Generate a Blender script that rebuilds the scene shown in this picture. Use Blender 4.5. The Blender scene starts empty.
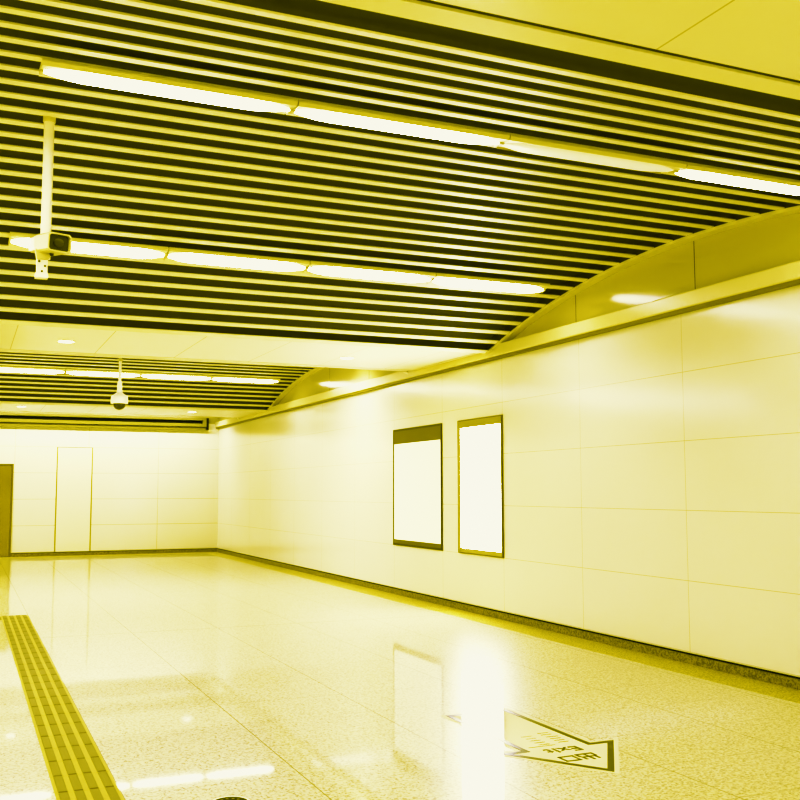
import bpy, bmesh, math, random
from mathutils import Vector, Matrix
random.seed(4)
S = bpy.context.scene
COL = S.collection
PI = math.pi

# ------------------------------------------------------------------ measures
XR, XL = 5.86, -5.9          # side walls
YB, YF = 24.79, -7.0         # far wall, wall behind the camera
ZB = 3.19                    # underside of the flat beams
R_ARC, Z_TOP, HALF = 12.2, 3.74, 3.62
PITCH = 9.6
Y0S = [6.88 - PITCH, 6.88, 6.88 + PITCH, 6.88 + 2 * PITCH]

def arc_z(dy):
    return Z_TOP - R_ARC + math.sqrt(R_ARC ** 2 - dy * dy)

# ------------------------------------------------------------------ materials
def mat(name, base, rough=.5, metal=0., spec=.5, emit=None, es=0., coat=0.):
    m = bpy.data.materials.new(name); m.use_nodes = True
    b = m.node_tree.nodes['Principled BSDF']
    b.inputs['Base Color'].default_value = (*base, 1)
    b.inputs['Roughness'].default_value = rough
    b.inputs['Metallic'].default_value = metal
    b.inputs['Specular IOR Level'].default_value = spec
    if coat:
        b.inputs['Coat Weight'].default_value = coat
        b.inputs['Coat Roughness'].default_value = .05
    if emit:
        b.inputs['Emission Color'].default_value = (*emit, 1)
        b.inputs['Emission Strength'].default_value = es
    return m

class NT:
    def __init__(s, m):
        s.t = m.node_tree; s.b = s.t.nodes['Principled BSDF']
    def n(s, typ, **kw):
        x = s.t.nodes.new(typ)
        for k, v in kw.items(): setattr(x, k, v)
        return x
    def l(s, a, b): s.t.links.new(a, b)
    def math(s, op, a, b=None, c=None):
        x = s.n('ShaderNodeMath', operation=op)
        for i, v in enumerate((a, b, c)):
            if v is None: continue
            if isinstance(v, (int, float)): x.inputs[i].default_value = v
            else: s.l(v, x.inputs[i])
        return x.outputs[0]
    def xyz(s):
        g = s.n('ShaderNodeNewGeometry'); sp = s.n('ShaderNodeSeparateXYZ')
        s.l(g.outputs['Position'], sp.inputs[0]); return g.outputs['Position'], sp.outputs
    def lines(s, v, off, pitch, w):
        """1 within w/2 of every line v = off + k*pitch"""
        f = s.math('FRACT', s.math('ADD', s.math('DIVIDE', s.math('SUBTRACT', v, off), pitch), 100.5))
        d = s.math('ABSOLUTE', s.math('SUBTRACT', f, .5))
        return s.math('LESS_THAN', d, w / pitch / 2)
    def one(s, v, at, w):
        return s.math('LESS_THAN', s.math('ABSOLUTE', s.math('SUBTRACT', v, at)), w / 2)
    def mix(s, f, a, b):
        x = s.n('ShaderNodeMix', data_type='RGBA')
        if isinstance(f, (int, float)): x.inputs[0].default_value = f
        else: s.l(f, x.inputs[0])
        for i, v in ((6, a), (7, b)):
            if isinstance(v, tuple): x.inputs[i].default_value = (*v, 1)
            else: s.l(v, x.inputs[i])
        return x.outputs[2]

def panel_mat(name, base, line, axis, off, pitch, zoff, zpitch, w=.006, rough=.155, extra=()):
    m = mat(name, base, rough, spec=.5); q = NT(m); pos, o = q.xyz()
    k = q.lines(o[axis], off, pitch, w)
    k = q.math('MAXIMUM', k, q.lines(o['Z'], zoff, zpitch, w))
    nz = q.n('ShaderNodeTexNoise'); nz.inputs['Scale'].default_value = .55; nz.inputs['Detail'].default_value = 2
    q.l(pos, nz.inputs['Vector'])
    c = q.mix(nz.outputs['Fac'], base, tuple(v * .93 for v in base))
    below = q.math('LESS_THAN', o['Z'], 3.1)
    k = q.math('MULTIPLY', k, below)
    for at in extra:
        k = q.math('MAXIMUM', k, q.math('MULTIPLY', q.one(o[axis], at, .010), q.math('GREATER_THAN', o['Z'], 3.1)))
    c = q.mix(q.math('GREATER_THAN', o['Z'], 3.2), c, (.56, .52, .27))  # same panels above the ledge, colour darkened for the shade under the arch
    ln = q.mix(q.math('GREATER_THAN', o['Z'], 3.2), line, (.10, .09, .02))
    q.l(q.mix(k, c, ln), q.b.inputs['Base Color'])
    bp = q.n('ShaderNodeBump'); bp.inputs['Strength'].default_value = .03; bp.inputs['Distance'].default_value = .02
    n2 = q.n('ShaderNodeTexNoise'); n2.inputs['Scale'].default_value = 1.6
    q.l(pos, n2.inputs['Vector']); q.l(n2.outputs['Fac'], bp.inputs['Height']); q.l(bp.outputs[0], q.b.inputs['Normal'])
    return m

def granite(name, light, dark, amount, rough, spec=.6, joints=False, line=(.3, .27, .1), scale=95):
    m = mat(name, light, rough, spec=spec); q = NT(m); pos, o = q.xyz()
    v = q.n('ShaderNodeTexVoronoi'); v.inputs['Scale'].default_value = scale
    q.l(pos, v.inputs['Vector'])
    sp = q.n('ShaderNodeSeparateColor'); q.l(v.outputs['Color'], sp.inputs[0])
    nz = q.n('ShaderNodeTexNoise'); nz.inputs['Scale'].default_value = scale * .45; nz.inputs['Detail'].default_value = 3
    q.l(pos, nz.inputs['Vector'])
    big = q.n('ShaderNodeTexNoise'); big.inputs['Scale'].default_value = 1.3; q.l(pos, big.inputs['Vector'])
    r = q.n('ShaderNodeValToRGB'); e = r.color_ramp.elements
    e[0].position = .36; e[0].color = (*dark, 1); e[1].position = .54; e[1].color = (*light, 1)
    q.l(nz.outputs['Fac'], r.inputs[0])
    speck = q.math('LESS_THAN', sp.outputs[0], amount)
    c = q.mix(q.math('MULTIPLY', speck, .8), r.outputs[0], tuple(x * .5 for x in dark))
    c = q.mix(q.math('MULTIPLY', big.outputs['Fac'], .25), c, tuple(x * .85 for x in light))
    if joints:
        k = q.lines(o['X'], 1.70, .923, .007)
        k2 = q.lines(o['Y'], 5.20, .63, .005)
        near = q.math('LESS_THAN', o['X'], 5.49)
        k = q.math('MAXIMUM', k, q.math('MULTIPLY', k2, .75))
        k = q.math('MAXIMUM', k, q.math('MULTIPLY', q.one(o['Y'], 11.03, .03), .6))
        k = q.math('MULTIPLY', k, near)
        k = q.math('MULTIPLY', k, .8)
        c = q.mix(k, c, line)
    q.l(c, q.b.inputs['Base Color'])
    return m

def emit_mat(name, col, s):
    m = mat(name, (.8, .78, .6), .4, emit=col, es=s); return m

WARM = (1.0, .97, .80)
M = {}
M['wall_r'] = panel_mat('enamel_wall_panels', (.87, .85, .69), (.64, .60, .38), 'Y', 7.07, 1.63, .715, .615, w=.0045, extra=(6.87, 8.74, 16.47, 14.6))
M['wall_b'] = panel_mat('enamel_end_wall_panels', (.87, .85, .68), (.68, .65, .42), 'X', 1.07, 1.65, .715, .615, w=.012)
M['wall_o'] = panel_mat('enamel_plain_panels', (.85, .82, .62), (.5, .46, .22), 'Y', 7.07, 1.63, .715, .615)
M['floor'] = granite('polished_speckled_granite', (.70, .67, .47), (.50, .46, .24), .17, .30, .45, joints=True, line=(.16, .14, .03), scale=105)
fb = M['floor'].node_tree.nodes['Principled BSDF']; fb.inputs['Coat Weight'].default_value = .62; fb.inputs['Coat Roughness'].default_value = .035; fb.inputs['Coat IOR'].default_value = 1.52
M['border'] = granite('border_and_reflection_granite', (.60, .55, .22), (.28, .24, .06), .12, .35, .3, scale=120)
M['skirt'] = granite('skirting_granite', (.30, .265, .08), (.12, .10, .02), .2, .3, .4)
M['slat'] = mat('slat_enamel', (.80, .77, .56), .4)
M['trim'] = mat('trim_enamel', (.78, .74, .46), .35)
M['dark'] = mat('dark_backing', (.075, .066, .012), .9, spec=.1)
M['black'] = mat('black_gap', (.012, .01, .002), .8, spec=.1)
M['ledge'] = mat('ledge_enamel', (.78, .74, .45), .25)
M['housing'] = mat('light_housing', (.80, .77, .50), .3)
M['lit'] = emit_mat('lit_diffuser', WARM, 11.5)
M['unlit'] = mat('unlit_diffuser_faint_glow', (.93, .91, .76), .35, emit=WARM, es=.12)  # faint emission brightens the diffuser although its tube is off
M['down'] = emit_mat('downlight_lens', WARM, 6)
M['steel'] = mat('brushed_steel_door', (.29, .255, .06), .22, metal=1)
M['steel_dark'] = mat('door_edge', (.20, .17, .03), .4, metal=.6)
M['gap'] = mat('panel_gap', (.42, .38, .14), .6)
M['white'] = mat('camera_white', (.90, .87, .68), .35)
M['cream'] = mat('camera_cream', (.62, .58, .33), .4)
M['glass'] = mat('dark_glass', (.05, .044, .008), .12, spec=.6)
M['black_paint'] = mat('black_paint', (.02, .017, .003), .6, spec=.2)
M['frame'] = mat('black_frame', (.045, .038, .006), .35)
M['frame2'] = mat('olive_frame', (.15, .13, .02), .35)
M['header'] = mat('olive_header', (.135, .115, .012), .4)
M['paper'] = emit_mat('paper_sheet_glow', WARM, .42)  # weak emission painted into plain white paper to whiten it
M['panel_lit'] = emit_mat('bright_sheet', (1, .98, .86), 14)
M['recess'] = mat('lightbox_rim', (.34, .31, .13), .5)
M['tact'] = mat('tactile_yellow', (.40, .36, .10), .4)
M['bar'] = mat('tactile_bar', (.17, .15, .028), .4)
M['sign'] = mat('sign_sheet', (.82, .79, .56), .05, spec=.75)
M['sign_dark'] = mat('sign_dark', (.045, .04, .006), .3, spec=.2)
M['sign_txt'] = mat('sign_small_print', (.30, .26, .06), .3)
M['ring'] = mat('cover_ring', (.92, .90, .72), .3)

# beam enamel with thin panel joints across
m = mat('beam_enamel', (.82, .79, .60), .3); q = NT(m); pos, o = q.xyz()
k = q.lines(o['X'], .45, .965, .008)
q.l(q.mix(k, (.82, .79, .60), (.52, .48, .26)), q.b.inputs['Base Color']); M['beam'] = m

# brushed grain on the steel door
q = NT(M['steel']); pos, o = q.xyz()
mp = q.n('ShaderNodeMapping'); mp.inputs['Scale'].default_value = (60, 60, 1.2); q.l(pos, mp.inputs[0])
nz = q.n('ShaderNodeTexNoise'); nz.inputs['Scale'].default_value = 2; q.l(mp.outputs[0], nz.inputs['Vector'])
q.l(q.math('ADD', q.math('MULTIPLY', nz.outputs['Fac'], .15), .15), q.b.inputs['Roughness'])

# ------------------------------------------------------------------ geometry helpers
class MB:
    def __init__(s): s.v = []; s.f = []
    def add(s, vs, fs):
        n = len(s.v); s.v += [tuple(v) for v in vs]; s.f += [tuple(i + n for i in f) for f in fs]; return s
    def box(s, x0, x1, y0, y1, z0, z1):
        return s.add([(x, y, z) for z in (z0, z1) for y in (y0, y1) for x in (x0, x1)],
                     [(0, 2, 3, 1), (4, 5, 7, 6), (0, 1, 5, 4), (2, 6, 7, 3), (0, 4, 6, 2), (1, 3, 7, 5)])
    def prism(s, poly, z0, z1):
        n = len(poly)
        s.add([(x, y, z0) for x, y in poly] + [(x, y, z1) for x, y in poly],
              [tuple(range(n))[::-1], tuple(range(n, 2 * n))] + [(i, (i + 1) % n, n + (i + 1) % n, n + i) for i in range(n)])
        return s
    def ring(s, outer, inner, z0, z1):
        n = len(outer)
        vs = [(*p, z) for z in (z0, z1) for ring in (outer, inner) for p in ring]
        fs = []
        for i in range(n):
            j = (i + 1) % n
            fs += [(2 * n + i, 2 * n + j, 3 * n + j, 3 * n + i), (i, n + i, n + j, j), (i, j, 2 * n + j, 2 * n + i), (n + j, n + i, 3 * n + i, 3 * n + j)]
        return s.add(vs, fs)
    def lathe(s, prof, n=32, c=(0, 0, 0)):
        vs = []
        for r, z in prof:
            for i in range(n):
                a = 2 * PI * i / n; vs.append((c[0] + r * math.cos(a), c[1] + r * math.sin(a), c[2] + z))
        fs = []
        for k in range(len(prof) - 1):
            for i in range(n):
                j = (i + 1) % n; fs.append((k * n + i, k * n + j, (k + 1) * n + j, (k + 1) * n + i))
        fs.append(tuple(range(n))); fs.append(tuple(range((len(prof) - 1) * n, len(prof) * n))[::-1])
        return s.add(vs, fs)
    def loft(s, secs, closed=True):
        """sections: equal length lists of 3-D points"""
        n = len(secs[0]); vs = [p for sec in secs for p in sec]; fs = []
        for k in range(len(secs) - 1):
            for i in range(n):
                j = (i + 1) % n; fs.append((k * n + i, k * n + j, (k + 1) * n + j, (k + 1) * n + i))
        fs.append(tuple(range(n))[::-1]); fs.append(tuple(range((len(secs) - 1) * n, len(secs) * n)))
        return s.add(vs, fs)
    def build(s, name, m, parent=None, smooth=False, bevel=0, loc=None):
        me = bpy.data.meshes.new(name); me.from_pydata(s.v, [], s.f); me.materials.append(m)
        bm = bmesh.new(); bm.from_mesh(me); bmesh.ops.recalc_face_normals(bm, faces=bm.faces)
        if bevel:
            bmesh.ops.bevel(bm, geom=[e for e in bm.edges if e.is_manifold and e.calc_face_angle(0) > .4], offset=bevel, segments=3, affect='EDGES', profile=.6, clamp_overlap=True)
        bm.to_mesh(me); bm.free()
        if smooth:
            for p in me.polygons: p.use_smooth = True
            try: me.set_sharp_from_angle(angle=math.radians(38))
            except Exception: pass
        o = bpy.data.objects.new(name, me); COL.objects.link(o)
        if parent: o.parent = parent
        if loc: o.location = loc
        return o

def empty(name, loc=(0, 0, 0), rz=0):
    o = bpy.data.objects.new(name, None); COL.objects.link(o); o.location = loc; o.rotation_euler = (0, 0, rz)
    o.empty_display_size = .1; return o
def tag(o, label, cat, group=None):
    o['label'] = label; o['category'] = cat
    if group: o['group'] = group
    return o
def struct(o, label=None):
    o['kind'] = 'structure'
    if label: o['label'] = label
    return o
def copy_tree(o, parent=None):
    c = o.copy(); COL.objects.link(c)
    if parent: c.parent = parent
    for ch in list(o.children): copy_tree(ch, c)
    return c

# ------------------------------------------------------------------ room shell
HT = 4.35
struct(MB().box(XL - .2, XR + .2, YF - .2, YB + .2, -.2, 0).build('floor', M['floor']), 'polished pale speckled granite floor')
struct(MB().box(XR, XR + .2, YF, YB, 0, HT).build('wall_right', M['wall_r']), 'long right wall of pale enamel panels')
struct(MB().box(XL - .2, XL, YF, YB, 0, HT).build('wall_left', M['wall_o']))
struct(MB().box(XL - .2, XR + .2, YF - .2, YF, 0, HT).build('wall_front', M['wall_o']))
struct(MB().box(XL - .2, XR + .2, YF - .2, YB + .2, HT, HT + .15).build('ceiling', M['dark']), 'dark slab above the slats')
# far wall: with openings for the steel door and the flush hatch
DX0, DX1, DZ = .15, 1.05, 2.15
HX0, HX1, HZ = 1.995, 2.82, 2.56
w = MB()
for a in ((XL, DX0, 0, HT), (DX0, DX1, DZ, HT), (DX1, HX0, 0, HT), (HX0, HX1, HZ, HT), (HX0, HX1, 0, .09), (HX1, XR, 0, HT)):
    w.box(a[0], a[1], YB, YB + .2, a[2], a[3])
struct(w.build('wall_back', M['wall_b']), 'far end wall of pale enamel panels')

# steel door
d = empty('door_1', ((DX0 + DX1) / 2, YB + .05, 0)); struct(d, 'brushed steel door in the far wall')
cx = (DX0 + DX1) / 2; hw = (DX1 - DX0) / 2
MB().box(-hw + .04, hw - .04, -.02, .03, .012, DZ - .045).build('door_leaf', M['steel'], d)
fr = MB(); fr.box(-hw, -hw + .035, -.065, .06, 0, DZ); fr.box(hw - .035, hw, -.065, .06, 0, DZ); fr.box(-hw + .035, hw - .035, -.065, .06, DZ - .035, DZ)
fr.build('door_frame', M['steel_dark'], d)
hn = MB(); hn.box(-hw + .10, -hw + .22, -.075, -.055, 1.02, 1.045); hn.box(-hw + .10, -hw + .125, -.056, -.02, 1.02, 1.045)
hn.build('door_handle', M['ring'], d, bevel=.004)
# flush hatch
d = empty('door_2', ((HX0 + HX1) / 2, YB + .012, .09)); struct(d, 'flush pale access door in the far wall')
hw = (HX1 - HX0) / 2; hh = HZ - .09
MB().box(-hw + .028, hw - .028, -.012, .03, .005, hh - .014).build('door_leaf', mat('hatch_enamel', (.87, .845, .66), .17), d)
fr = MB(); fr.box(-hw, -hw + .026, 0, .06, 0, hh); fr.box(hw - .026, hw, 0, .06, 0, hh); fr.box(-hw + .026, hw - .026, 0, .06, hh - .012, hh)
fr.build('door_frame', M['gap'], d)

# skirting, granite border and painted skirting reflection
struct(MB().box(XR - .022, XR, YF, YB, 0, .078).build('baseboard_right', M['skirt']))
struct(MB().box(XR - .010, XR, YF, YB, .078, .092).build('trim_1', M['black']), 'black shadow gap over the right skirting')
b = MB(); b.box(DX1, XR - .022, YB - .022, YB, 0, .078); b.box(XL, DX0, YB - .022, YB, 0, .078); struct(b.build('baseboard_back', M['skirt']))
b = MB(); b.box(DX1, XR - .01, YB - .010, YB, .078, .092); b.box(XL, DX0, YB - .010, YB, .078, .092); struct(b.build('trim_2', M['black']))
b = MB(); b.box(5.485, XR - .022, YF, YB - .022, 0, .0015); b.box(XL + .03, 5.485, YB - .40, YB - .022, 0, .0015)  # far strip stands in for the skirting's reflection in the floor
struct(b.build('trim_3', M['border']), 'darker granite border along the right wall, painted skirting reflection along the far wall')
struct(MB().box(XL, XL + .022, YF, YB, 0, .078).build('baseboard_left', M['skirt']))

# ledge on right wall: face, soft lower lip
ld = MB()
sec = [(XR, 3.112), (XR - .085, 3.112), (XR - .095, 3.122), (XR - .095, 3.240), (XR - .09, 3.248), (XR, 3.248)]
ld.loft([[(x, y, z) for x, z in sec] for y in (YF, YB)])
struct(ld.build('trim_4', M['ledge']), 'pale ledge running along the top of the right wall')
struct(MB().box(XR - .070, XR, YF, YB, 3.085, 3.112).build('trim_8', mat('ledge_underside_shade', (.22, .195, .05), .5)))  # dark strip with the shade under the ledge put into its colour
struct(MB().box(XR - .06, XR, YF, YB, 3.248, 3.256).build('trim_5', M['gap']))
# framed slot bulkhead on the far wall
bk = MB()
bk.box(XL, 5.50, YB - .13, YB, 3.03, 3.10); bk.box(XL, 5.50, YB - .20, YB, 3.11, 3.185)
bk.box(XL, 5.50, YB - .20, YB, 3.27, 3.33); bk.box(5.42, 5.50, YB - .20, YB, 3.185, 3.27)
struct(bk.build('trim_6', mat('bulkhead_enamel', (.22, .20, .07), .35)), 'framed slot along the top of the far wall')
bk = MB(); bk.box(XL, 5.42, YB - .08, YB, 3.185, 3.27); bk.box(XL, 5.50, YB - .12, YB, 3.10, 3.11); bk.box(5.50, 5.56, YB - .19, YB, 3.04, 3.33)
struct(bk.build('trim_7', M['black']))

# flat beams between the vaults
n = 8
for i, yc in enumerate(Y0S):
    y0 = yc + HALF + .03; y1 = yc + PITCH - HALF - .12
    if i == 3: continue
    p = empty('ceiling_beam', (0, (y0 + y1) / 2, ZB))
    hy = (y1 - y0) / 2
    XE = XR - .17
    MB().box(XL, XE, -hy, hy - .17, 0, .30).build('beam_panel', M['beam'], p)
    g = MB(); g.box(XL, XR, hy - .17, hy - .13, .012, .30); g.box(XE, XE + .02, -hy, hy - .17, .012, .30); g.box(XL, XR, -hy - .03, -hy, .006, .3)
    g.build('shadow_groove', M['dark'], p)
    g = MB(); g.box(XL, XR, hy - .13, hy - .015, 0, .30); g.box(XE + .02, XR, -hy, hy - .17, 0, .30)
    g.build('edge_trim', M['slat'], p)
    tag(p, ['flat pale ceiling beam directly overhead at upper right, nearest the viewer',
            'flat pale ceiling beam between the two slatted vaults, with two downlights',
            'flat pale ceiling beam farthest away, just before the end wall'][i], 'ceiling beam', 'flat ceiling beams between the vaults')

# ------------------------------------------------------------------ slatted vaults
SP = .2655
def vault(yc, label, ymax=None):
    p = empty('slatted_ceiling', (0, yc, ZB))
    XE = XR - .102
    nseg = 27
    s = MB()
    for kk in range(28):
        dy = -3.525 + kk * SP
        a = -dy / R_ARC
        if ymax and yc + dy > ymax: continue
        z = arc_z(dy) - ZB
        ty, tz = math.cos(a), math.sin(a)                    # tangent
        h = .044; t = .022
        pts = [(-h, 0), (h, 0), (h, .008), (-h, .008)]
        sec = [(dy + u * ty - v * tz, z + u * tz + v * ty) for u, v in pts]
        s.loft([[(x, y, zz) for y, zz in sec] for x in (XL + .01, XE)])
    s.build('slats', M['slat'], p)
    # curved dark backing
    bk = MB(); N = 40; yy = []
    for i in range(N + 1):
        dy = -HALF - .0 + 2 * HALF * i / N
        if ymax and yc + dy > ymax: break
        yy.append(dy)
    low = [(dy, arc_z(dy) - ZB + .12) for dy in yy]; up = [(dy, z + .03) for dy, z in reversed(low)]
    n = len(low); sec = low + up
    v = [(x, y, z) for x in (XL + .01, XR - .001) for y, z in sec]; m2 = len(sec)
    f = [(i, (i + 1) % m2, m2 + (i + 1) % m2, m2 + i) for i in range(m2)]
    bk.add(v, f); bk.build('backing_panel', M['dark'], p)
    # arched trim at the wall
    def arch(name, x0, x1, zlo, zhi, m):
        tr = MB(); v = []; f = []
        for dy in yy:
            z = arc_z(dy) - ZB
            v += [(x0, dy, z + zlo), (x1, dy, z + zlo), (x1, dy, z + zhi), (x0, dy, z + zhi)]
        for i in range(len(yy) - 1):
            for j in range(4):
                k2 = (j + 1) % 4; f.append((4 * i + j, 4 * i + k2, 4 * i + 4 + k2, 4 * i + 4 + j))
        f += [(0, 1, 2, 3), tuple(4 * (len(yy) - 1) + j for j in (3, 2, 1, 0))]
        tr.add(v, f); return tr.build(name, m, p)
    arch('arched_trim', XR - .10, XR - .002, -.030, .0, M['trim'])
    arch('end_board', XR - .095, XR - .004, .0, .125, M['dark'])
    return tag(p, label, 'slatted ceiling', 'vaulted slatted ceilings')
vault(Y0S[1], 'large curved slatted ceiling vault closest overhead, filling the upper photo')
vault(Y0S[2], 'smaller-looking curved slatted ceiling vault beyond the flat beam, behind the dome camera')
vault(Y0S[0], 'curved slatted ceiling vault behind the viewer')
vault(Y0S[3], 'start of the last slatted ceiling vault above the end wall slot', ymax=YB - .34)

# ------------------------------------------------------------------ linear lights
def make_light(lit):
    p = empty('fluorescent_light')
    L = 1.285
    h = MB()      # shallow body under the slats
    sec = [(-.118, -.030), (.118, -.030), (.132, -.010), (.132, .0), (-.132, .0), (-.132, -.010)]
    h.loft([[(x, y, z) for y, z in sec] for x in (.0, L)])
    h.build('housing', M['housing'], p)
    d = MB(); secs = []
    for i in range(23):
        t = i / 22; x = .02 + (L - .04) * t
        q_ = min(t, 1 - t); e = math.sin(PI / 2 * min(1, q_ / .17))
        w = .035 + .075 * e
        secs.append([(x, w * math.cos(a), -.0295 - (.006 + .016 * e) * math.sin(a)) for a in [PI * k / 10 for k in range(11)]])
    d.loft(secs); d.build('diffuser', M['lit'] if lit else M['unlit'], p, smooth=True)
    if not lit:
        t = MB(); t.box(.03, L - .03, .088, .094, -.040, -.031); t.build('tube_groove', M['gap'], p)
    for a, b in ((-.004, .012), (L - .012, L + .004)): MB().box(a, b, -.035, .035, -.040, -.031).build('end_cap', M['cream'], p)
    return p
lit0 = make_light(True); off0 = make_light(False)
XS = [.273 + 1.293 * k for k in range(4)]
names = ['first from the left', 'second from the left', 'third from the left', 'last before the right wall']
rows = [(5.03, 6.88, 'front row of the near vault', 'lights in the upper row'),
        (8.70, 6.88, 'lower row of the near vault, behind the bullet camera', 'lights in the second row'),
        (18.20, 16.48, 'distant row in the far vault, behind the dome camera', 'lights in the distant row')]
used = False
for r, (y, yc, rl, g) in enumerate(rows):
    for i, x in enumerate(XS):
        if r == 0 and i == 2: o = off0; lab = 'unlit dull fluorescent ceiling light, the only dark one in the front row'
        else:
            o = copy_tree(lit0) if used else lit0; used = True
            lab = 'glowing fluorescent ceiling light, ' + names[i] + ' in the ' + rl
            lab = ' '.join(lab.split()[:16])
        o.location = (x, y, arc_z(y - yc) - .003)
        o.rotation_euler = (-math.asin((y - yc) / R_ARC), 0, 0)
        tag(o, lab, 'ceiling light', g)
LAB = [['glowing ceiling tube at upper left with a visible end bracket, above the camera pole',
        'glowing ceiling tube in the upper row, between the bracket-ended tube and the unlit one', None,
        'glowing ceiling tube cut by the right photo edge, just right of the unlit one'],
       ['glowing ceiling tube directly behind the bullet camera housing',
        'glowing ceiling tube in the second row, first to the right of the bullet camera tube',
        'glowing ceiling tube in the second row, next to the last one by the wall',
        'last glowing ceiling tube of the second row, ending near the arched trim'],
       ['distant glowing ceiling tube cut by the left photo edge, beyond the flat beam',
        'distant glowing ceiling tube crossed by the thin pole of the dome camera',
        'distant glowing ceiling tube just right of the dome camera pole tube',
        'distant glowing ceiling tube nearest the far arched trim']]
lights = [o for o in COL.objects if o.name.startswith('fluorescent_light')]
for o in lights:
    for r, (y, *_r) in enumerate(rows):
        for i, x in enumerate(XS):
            if abs(o.location.x - x) < .01 and abs(o.location.y - y) < .01 and LAB[r][i]: o['label'] = LAB[r][i]
# lamps of the same rows where the photograph does not look, plus a row added for the far wall
def lamp(x, y, yc, power=30):
    l = bpy.data.lights.new('row_lamp', 'AREA'); l.shape = 'RECTANGLE'; l.size = 1.22; l.size_y = .2; l.energy = power; l.color = WARM
    o = bpy.data.objects.new('row_lamp', l); COL.objects.link(o); o.location = (x + .65, y, arc_z(y - yc) - .04)
    o.rotation_euler = (-math.asin((y - yc) / R_ARC), 0, 0)
for x in XS:
    lamp(x, 23.9, 26.08, 19); lamp(-x - 1.31, 23.9, 26.08, 19)  # unseen lamps added behind the last beam to brighten the far wall
for y, yc in ((-4.58, -2.72), (-.85, -2.72), (14.70, 16.48)):
    for x in XS: lamp(x, y, yc)
for y, yc in ((-4.57, -2.72), (-.9, -2.72), (5.03, 6.88), (8.70, 6.88), (14.70, 16.48), (18.20, 16.48)):
    for x in XS: lamp(-x - 1.31, y, yc)

# ------------------------------------------------------------------ downlights
def make_down():
    p = empty('downlight')
    r = MB(); r.lathe([(.098, 0), (.098, -.006), (.088, -.008), (.085, -.002), (.085, 0)], 32); r.build('ring', M['white'], p, smooth=True)
    r = MB(); r.lathe([(.084, .0), (.084, -.004), (.04, -.006)], 32); r.build('lens', M['down'], p, smooth=True)
    return p
d0 = make_down()
for i, (x, y, lab) in enumerate([(1.0, 11.66, 'round recessed downlight at the left of the nearer flat beam'),
                                 (4.4, 11.72, 'round recessed downlight near the wall end of the nearer flat beam'),
                                 (1.0, 21.0, 'round recessed downlight at the left of the farthest flat beam'),
                                 (4.4, 21.05, 'round recessed downlight near the wall end of the farthest flat beam')]):
    o = d0 if i == 0 else copy_tree(d0)
    o.location = (x, y, ZB); tag(o, lab, 'downlight', 'round downlights in the flat beams')

# ------------------------------------------------------------------ light boxes on the wall
def lightbox(y0, y1, z0, z1, dep, fw, top, bot, mf, mh, msheet, rim):
    p = empty('advertising_lightbox', (XR, (y0 + y1) / 2, z0))
    hy = (y1 - y0) / 2; H = z1 - z0
    f = MB(); f.box(-dep, 0, -hy, -hy + fw, 0, H); f.box(-dep, 0, hy - fw, hy, 0, H)
    f.box(-dep, 0, -hy + fw, hy - fw, 0, fw); f.box(-dep, 0, -hy + fw, hy - fw, H - fw, H)
    f.build('frame', mf, p)
    if top:
        MB().box(-dep * .85, 0, -hy + fw, hy - fw, H - top, H - fw).build('header_band', mh, p)
        MB().box(-dep * .85, 0, -hy + fw, hy - fw, fw, bot).build('footer_band', mh, p)
    if rim:
        o_ = [(-hy + fw, fw), (hy - fw, fw), (hy - fw, H - fw), (-hy + fw, H - fw)]
        rt = rim * 2.0
        i_ = [(-hy + fw + rim, fw + rim * 1.2), (hy - fw - rim, fw + rim * 1.2), (hy - fw - rim, H - fw - rt), (-hy + fw + rim, H - fw - rt)]
        r = MB(); v = [(-dep * .9, a, b) for a, b in o_] + [(-dep * .35, a, b) for a, b in i_]
        r.add(v, [(k2, (k2 + 1) % 4, 4 + (k2 + 1) % 4, 4 + k2) for k2 in range(4)]); r.build('rim', M['recess'], p)
        MB().box(-dep * .40, 0, i_[0][0] - .002, i_[1][0] + .002, i_[0][1] - .002, i_[2][1] + .002).build('lit_panel', msheet, p)
    else:
        MB().box(-dep * .6, 0, -hy + fw, hy - fw, bot, H - top).build('lit_panel', msheet, p)
    return p
b1 = lightbox(11.96, 13.60, .715, 2.41, .016, .030, .215, .085, M['frame'], M['header'], M['paper'], 0)
tag(b1, 'blank white poster case with dark frame and wide olive header band', 'light box')
b2 = lightbox(10.32, 11.47, .715, 2.41, .022, .016, 0, 0, M['frame2'], M['header'], M['panel_lit'], .045)
tag(b2, 'narrower glowing blank light box with yellowish inner rim, right of the header-banded case', 'light box')

# ------------------------------------------------------------------ bullet camera on its pole
cp = empty('security_camera', (.39, 6.08, 3.70))
MB().lathe([(.030, .03), (.030, -.84)], 24).build('pole', M['white'], cp, smooth=True)
MB().lathe([(.036, .02), (.036, -.012), (.032, -.014)], 24).build('ceiling_flange', M['cream'], cp, smooth=True)
hd = empty('housing_mount', (0, 0, 0)); bpy.data.objects.remove(hd)
ang = math.radians(21)
RZ = Matrix.Rotation(ang, 4, 'Z'); 
TR = Matrix.Translation((.026, -.09, -.768)) @ RZ @ Matrix.Rotation(math.radians(6), 4, 'X') @ Matrix.Diagonal((1.04, .86, .88, 1))
def place(mb):   # housing is modelled pointing to -Y, then turned
    mb.v = [tuple(TR @ Vector(v)) for v in mb.v]; return mb
def rr(w, h, y, ch=.012, top=.016):
    return [(-w + ch, y, -h), (w - ch, y, -h), (w, y, -h + ch), (w, y, h - top), (w - top, y, h), (-w + top, y, h), (-w, y, h - top), (-w, y, -h + ch)]
b = MB(); b.loft([rr(.050, .045, .20), rr(.062, .055, .17), rr(.064, .056, -.10)]); ho = place(b).build('housing', M['cream'], cp, smooth=True)
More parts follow.
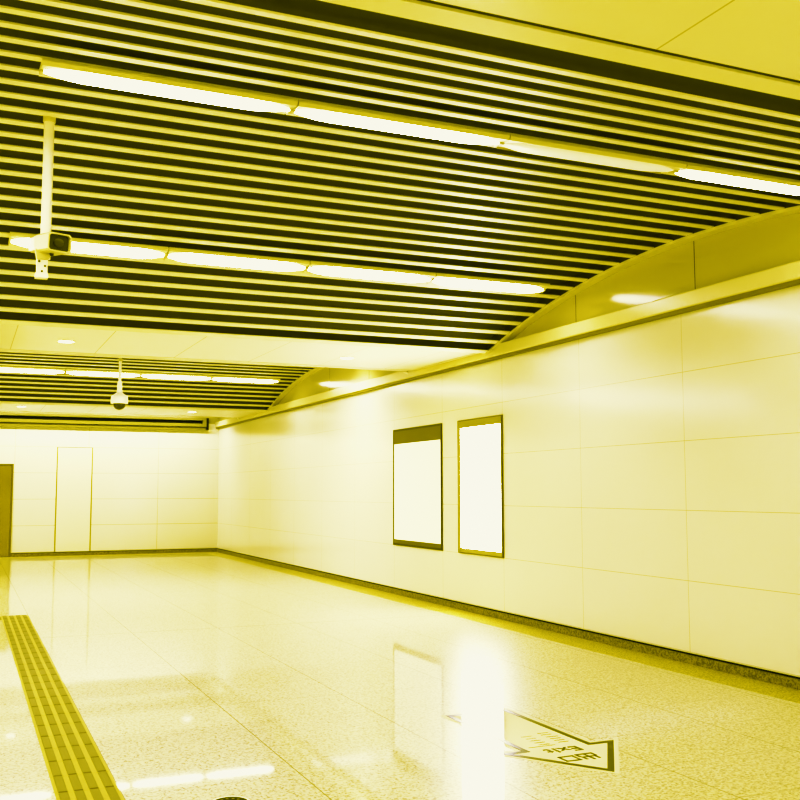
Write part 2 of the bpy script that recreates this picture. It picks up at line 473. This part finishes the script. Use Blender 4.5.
b = MB(); o_ = rr(.069, .061, -.13); i_ = rr(.060, .052, -.13, .010, .013); o2 = rr(.069, .061, .08); i2 = rr(.060, .052, -.088, .010, .013)
n = 8; v = o2 + o_ + i_ + i2
b.add(v, [(k * n + i, k * n + (i + 1) % n, (k + 1) * n + (i + 1) % n, (k + 1) * n + i) for k in range(3) for i in range(n)]); place(b).build('sun_hood', M['cream'], cp)
b = MB(); b.loft([rr(.0595, .0515, -.095, .010, .013), rr(.0595, .0515, -.104, .010, .013)]); place(b).build('front_glass', M['glass'], cp)
b = MB(); b.lathe([(.026, 0), (.028, .012), (.022, .014)], 24); b.v = [(x, -.105 - z, y) for x, y, z in b.v]; place(b).build('lens', M['frame'], cp, smooth=True)
b = MB(); b.loft([[(-.062, y, -.800), (.046, y, -.800), (.012, y, -.860), (-.050, y, -.860)] for y in (-.085, -.035)]); b.build('bracket_head', M['cream'], cp, bevel=.003)
b = MB(); b.box(-.050, .012, -.078, -.028, -.945, -.855); b.box(-.056, .016, -.084, -.024, -.968, -.945); b.build('bracket_plate', M['white'], cp, bevel=.003)
b = MB(); b.box(-.045, .01, -.03, .0, -.94, -.82); b.build('pole_clamp', M['cream'], cp)
for (x, z) in ((-.036, -.872), (-.004, -.898), (-.020, -.930)):
    b = MB(); b.lathe([(.006, 0), (.006, .005)], 12); b.v = [(x + p[0], -.078 - p[2], z + p[1]) for p in b.v]; b.build('bolt', M['frame'], cp)
b = MB(); b.lathe([(.012, 0), (.012, .007)], 12); b.v = [(.03 + p[0], -.086 - p[2], -.825 + p[1] * 1.3) for p in b.v]; b.build('pivot_knob', M['frame'], cp)
tag(cp, 'white bullet security camera with dark front glass on a ceiling pole', 'security camera')

# ------------------------------------------------------------------ dome camera on its pole
dc = empty('dome_camera', (2.36, 17.2, 3.72))
MB().lathe([(.026, .05), (.026, -.42)], 20).build('pole', M['white'], dc, smooth=True)
MB().lathe([(.05, .02), (.05, -.012), (.028, -.018)], 24).build('ceiling_flange', M['cream'], dc, smooth=True)
MB().lathe([(.043, -.38), (.045, -.55)], 20).build('collar', M['white'], dc, smooth=True)
MB().lathe([(.045, -.54), (.060, -.56), (.105, -.59), (.138, -.625), (.144, -.66), (.146, -.735), (.140, -.742), (.10, -.742)], 32).build('dome_shell', M['white'], dc, smooth=True)
MB().lathe([(.10, -.735)] + [(.10 * math.cos(a), -.745 - .098 * math.sin(a)) for a in [PI / 2 * k / 8 for k in range(8)]] + [(.004, -.843)], 32).build('dome_bubble', M['glass'], dc, smooth=True)
tag(dc, 'white dome security camera with dark bubble hanging on a thin ceiling pole', 'security camera')

# ------------------------------------------------------------------ tactile paving
def tactile(length, name_loc, rz, label, group, first_tile):
    p = empty('tactile_paving', name_loc, rz)
    P = .309; n = int(round(length / P))
    b = MB()
    for i in range(n): b.box(-.152, .152, -(i + 1) * P + .0015, -i * P - .0015, 0, .004)
    b.build('base_tiles', M['tact'], p)
    b = MB()
    for i in range(n):
        for j in range(1):
            y1 = -i * P - .007; y0 = y1 - .295
            for x in (-.1125, -.0375, .0375, .1125):
                w = .0235; v = [(x - w, y0, .004), (x + w, y0, .004), (x + w, y1, .004), (x - w, y1, .004)]
                w2 = .019; v += [(x - w2, y0 + .005, .0095), (x + w2, y0 + .005, .0095), (x + w2, y1 - .005, .0095), (x - w2, y1 - .005, .0095)]
                b.add(v, [(0, 1, 5, 4), (1, 2, 6, 5), (2, 3, 7, 6), (3, 0, 4, 7), (4, 5, 6, 7), (3, 2, 1, 0)])
    b.build('raised_bars', M['bar'], p)
    tag(p, label, 'tactile paving', group)
tactile(12.9, (.622, 13.08, 0), 0, 'yellow ribbed tactile strip running toward the viewer at lower left', 'tactile floor strips', 0)
tactile(6.0, (.468, 12.93, 0), -PI / 2, 'short yellow tactile strip turning left at the far end of the long one', 'tactile floor strips', 0)

# ------------------------------------------------------------------ arrow sign on the floor
def offset(poly, d):
    out = []; n = len(poly)
    for i in range(n):
        p0, p1, p2 = Vector(poly[i - 1]), Vector(poly[i]), Vector(poly[(i + 1) % n])
        a = (p1 - p0).normalized(); b = (p2 - p1).normalized()
        na = Vector((a.y, -a.x)); nb = Vector((b.y, -b.x)); mm = (na + nb); mm /= mm.dot(na)
        out.append(tuple(p1 + mm * d))
    return out
arrow = [(0, -.82), (.405, -.25), (.235, -.25), (.235, .75), (-.235, .75), (-.235, -.25), (-.385, -.25)]  # counter-clockwise, tip towards the viewer
sg = empty('floor_arrow_sign', (3.25, 5.38, 0))
MB().prism(offset(arrow, .028), 0, .0012).build('sheet', M['sign'], sg)
MB().ring(arrow, offset(arrow, -.036), .0008, .0024).build('outline', M['sign_dark'], sg)
# the characters, drawn for a reader walking towards the viewer (turned 180 degrees)
def strokes(segs, cx, cy, sz, t):
    b = MB()
    for x0, y0, x1, y1 in segs:
        X0, X1 = sorted((cx - x0 * sz, cx - x1 * sz)); Y0, Y1 = sorted((cy - y0 * sz, cy - y1 * sz))
        b.box(X0 - t / 2, X1 + t / 2, Y0 - t / 2, Y1 + t / 2, .0008, .0024)
    return b
chu = [(0, .5, 0, -.48), (-.36, .38, -.36, .02), (.36, .38, .36, .02), (-.36, .02, .36, .02), (-.45, -.08, -.45, -.48), (.45, -.08, .45, -.48), (-.45, -.48, .45, -.48)]
kou = [(-.38, .36, .38, .36), (-.38, -.40, .38, -.40), (-.38, .36, -.38, -.40), (.38, .36, .38, -.40)]
strokes(chu, .056, -.500, .115, .014).build('exit_character', M['sign_dark'], sg)
strokes(kou, -.070, -.500, .115, .014).build('exit_character', M['sign_dark'], sg)
def text_mesh(body, size, name, m, parent, loc, rz, z):
    c = bpy.data.curves.new('t', 'FONT'); c.body = body; c.size = size; c.align_x = 'CENTER'; c.align_y = 'CENTER'; c.extrude = .0008; c.offset = size * .018; c.space_character = 1.15
    to = bpy.data.objects.new('t', c); COL.objects.link(to)
    bpy.context.view_layer.update()
    me = bpy.data.meshes.new_from_object(to.evaluated_get(bpy.context.evaluated_depsgraph_get()))
    bpy.data.objects.remove(to); me.materials.clear(); me.materials.append(m); me.name = name
    o = bpy.data.objects.new(name, me); COL.objects.link(o); o.parent = parent
    o.location = (*loc, z); o.rotation_euler = (0, 0, rz); return o
text_mesh('Exit', .13, 'exit_word', M['sign_dark'], sg, (0.005, -.315), PI, .0016)
for cxx, ys in ((.105, (-.16, -.115, -.07, -.025, .03, .075)), (-.035, (-.17, -.12, -.07, -.02, .035))):
    for y in ys:
        sm = MB(); prof = []; x = cxx - .035
        top, bot = [], []
        while x < cxx + .035:      # one run of tiny characters, joined into a ragged line
            ww = random.uniform(.006, .014); a = random.uniform(.004, .008)
            top += [(x, y + a), (x + ww, y + a)]; bot += [(x, y - a), (x + ww, y - a)]; x += ww
            top += [(x, y + .0012), (x + .005, y + .0012)]; bot += [(x, y - .0012), (x + .005, y - .0012)]; x += .005
        sm.prism(bot + top[::-1], .0008, .002); sm.build('print_line', M['sign_txt'], sg)
MB().box(-.16, .02, -.205, -.199, .0008, .002).build('divider_line', M['sign_txt'], sg)
tag(sg, 'yellow floor arrow sticker with dark outline reading Exit in English and Chinese', 'floor sign')

# ------------------------------------------------------------------ round cover plate in the floor
fc = empty('floor_cover_plate', (1.235, 4.875, 0))
MB().lathe([(.098, 0), (.098, .003), (.088, .004), (.086, 0)], 40).build('ring', M['ring'], fc, smooth=True)
MB().lathe([(.086, 0), (.086, .0035), (.002, .0035)], 40).build('plate', M['black_paint'], fc)
b = MB()
for a in range(12):
    t = a * PI / 6; x, y = .055 * math.cos(t), .055 * math.sin(t); b.box(x - .006, x + .006, y - .006, y + .006, .003, .005)
b.build('grip_studs', M['bar'], fc)
tag(fc, 'small round dark floor cover with pale metal ring at the bottom edge', 'floor cover')

# ------------------------------------------------------------------ world, camera, look
W = bpy.data.worlds.new('world'); S.world = W; W.use_nodes = True
W.node_tree.nodes['Background'].inputs[0].default_value = (1, .95, .7, 1); W.node_tree.nodes['Background'].inputs[1].default_value = .05

FPX, YAW, PIT, ROL = 992.49, .4130, .0918, -.0013
f = Vector((math.sin(YAW) * math.cos(PIT), math.cos(YAW) * math.cos(PIT), math.sin(PIT)))
r0 = Vector((math.cos(YAW), -math.sin(YAW), 0)); u0 = r0.cross(f)
r = r0 * math.cos(ROL) + u0 * math.sin(ROL); u = -r0 * math.sin(ROL) + u0 * math.cos(ROL)
cd = bpy.data.cameras.new('camera'); cam = bpy.data.objects.new('camera', cd); COL.objects.link(cam)
Mx = Matrix((r, u, -f)).transposed().to_4x4(); Mx.translation = Vector((0, 0, 1.5)); cam.matrix_world = Mx
cd.sensor_width = 36; cd.sensor_fit = 'HORIZONTAL'; cd.lens = FPX / 800 * 36; cd.clip_start = .05
S.camera = cam

S.cycles.use_denoising = True
S.cycles.max_bounces = 10; S.cycles.diffuse_bounces = 6; S.cycles.glossy_bounces = 5
S.cycles.sample_clamp_indirect = 8
vs = S.view_settings; vs.view_transform = 'Standard'; vs.look = 'None'; vs.exposure = 0; vs.gamma = 1

# colour rendering of the duotone-like photograph: blue falls away in the shadows
vs.use_curve_mapping = True
cm = vs.curve_mapping
cm.use_clip = True; cm.extend = 'HORIZONTAL'
def curve(i, pts):
    c = cm.curves[i]
    c.points[0].location = pts[0]; c.points[-1].location = pts[-1]
    for p in pts[1:-1]: c.points.new(*p)
    for p in c.points: p.handle_type = 'AUTO_CLAMPED'
curve(0, [(0, 0), (.05, .04), (.15, .17), (.3, .43), (.42, .62), (.58, .80), (.75, .88), (1, .94)])
curve(1, [(0, 0), (.04, .034), (.13, .141), (.28, .375), (.42, .57), (.58, .78), (.75, .87), (1, .93)])
curve(2, [(0, 0), (.08, .001), (.14, .012), (.2, .09), (.25, .25), (.3, .42), (.42, .62), (.7, .78), (1, .83)])
cm.update()
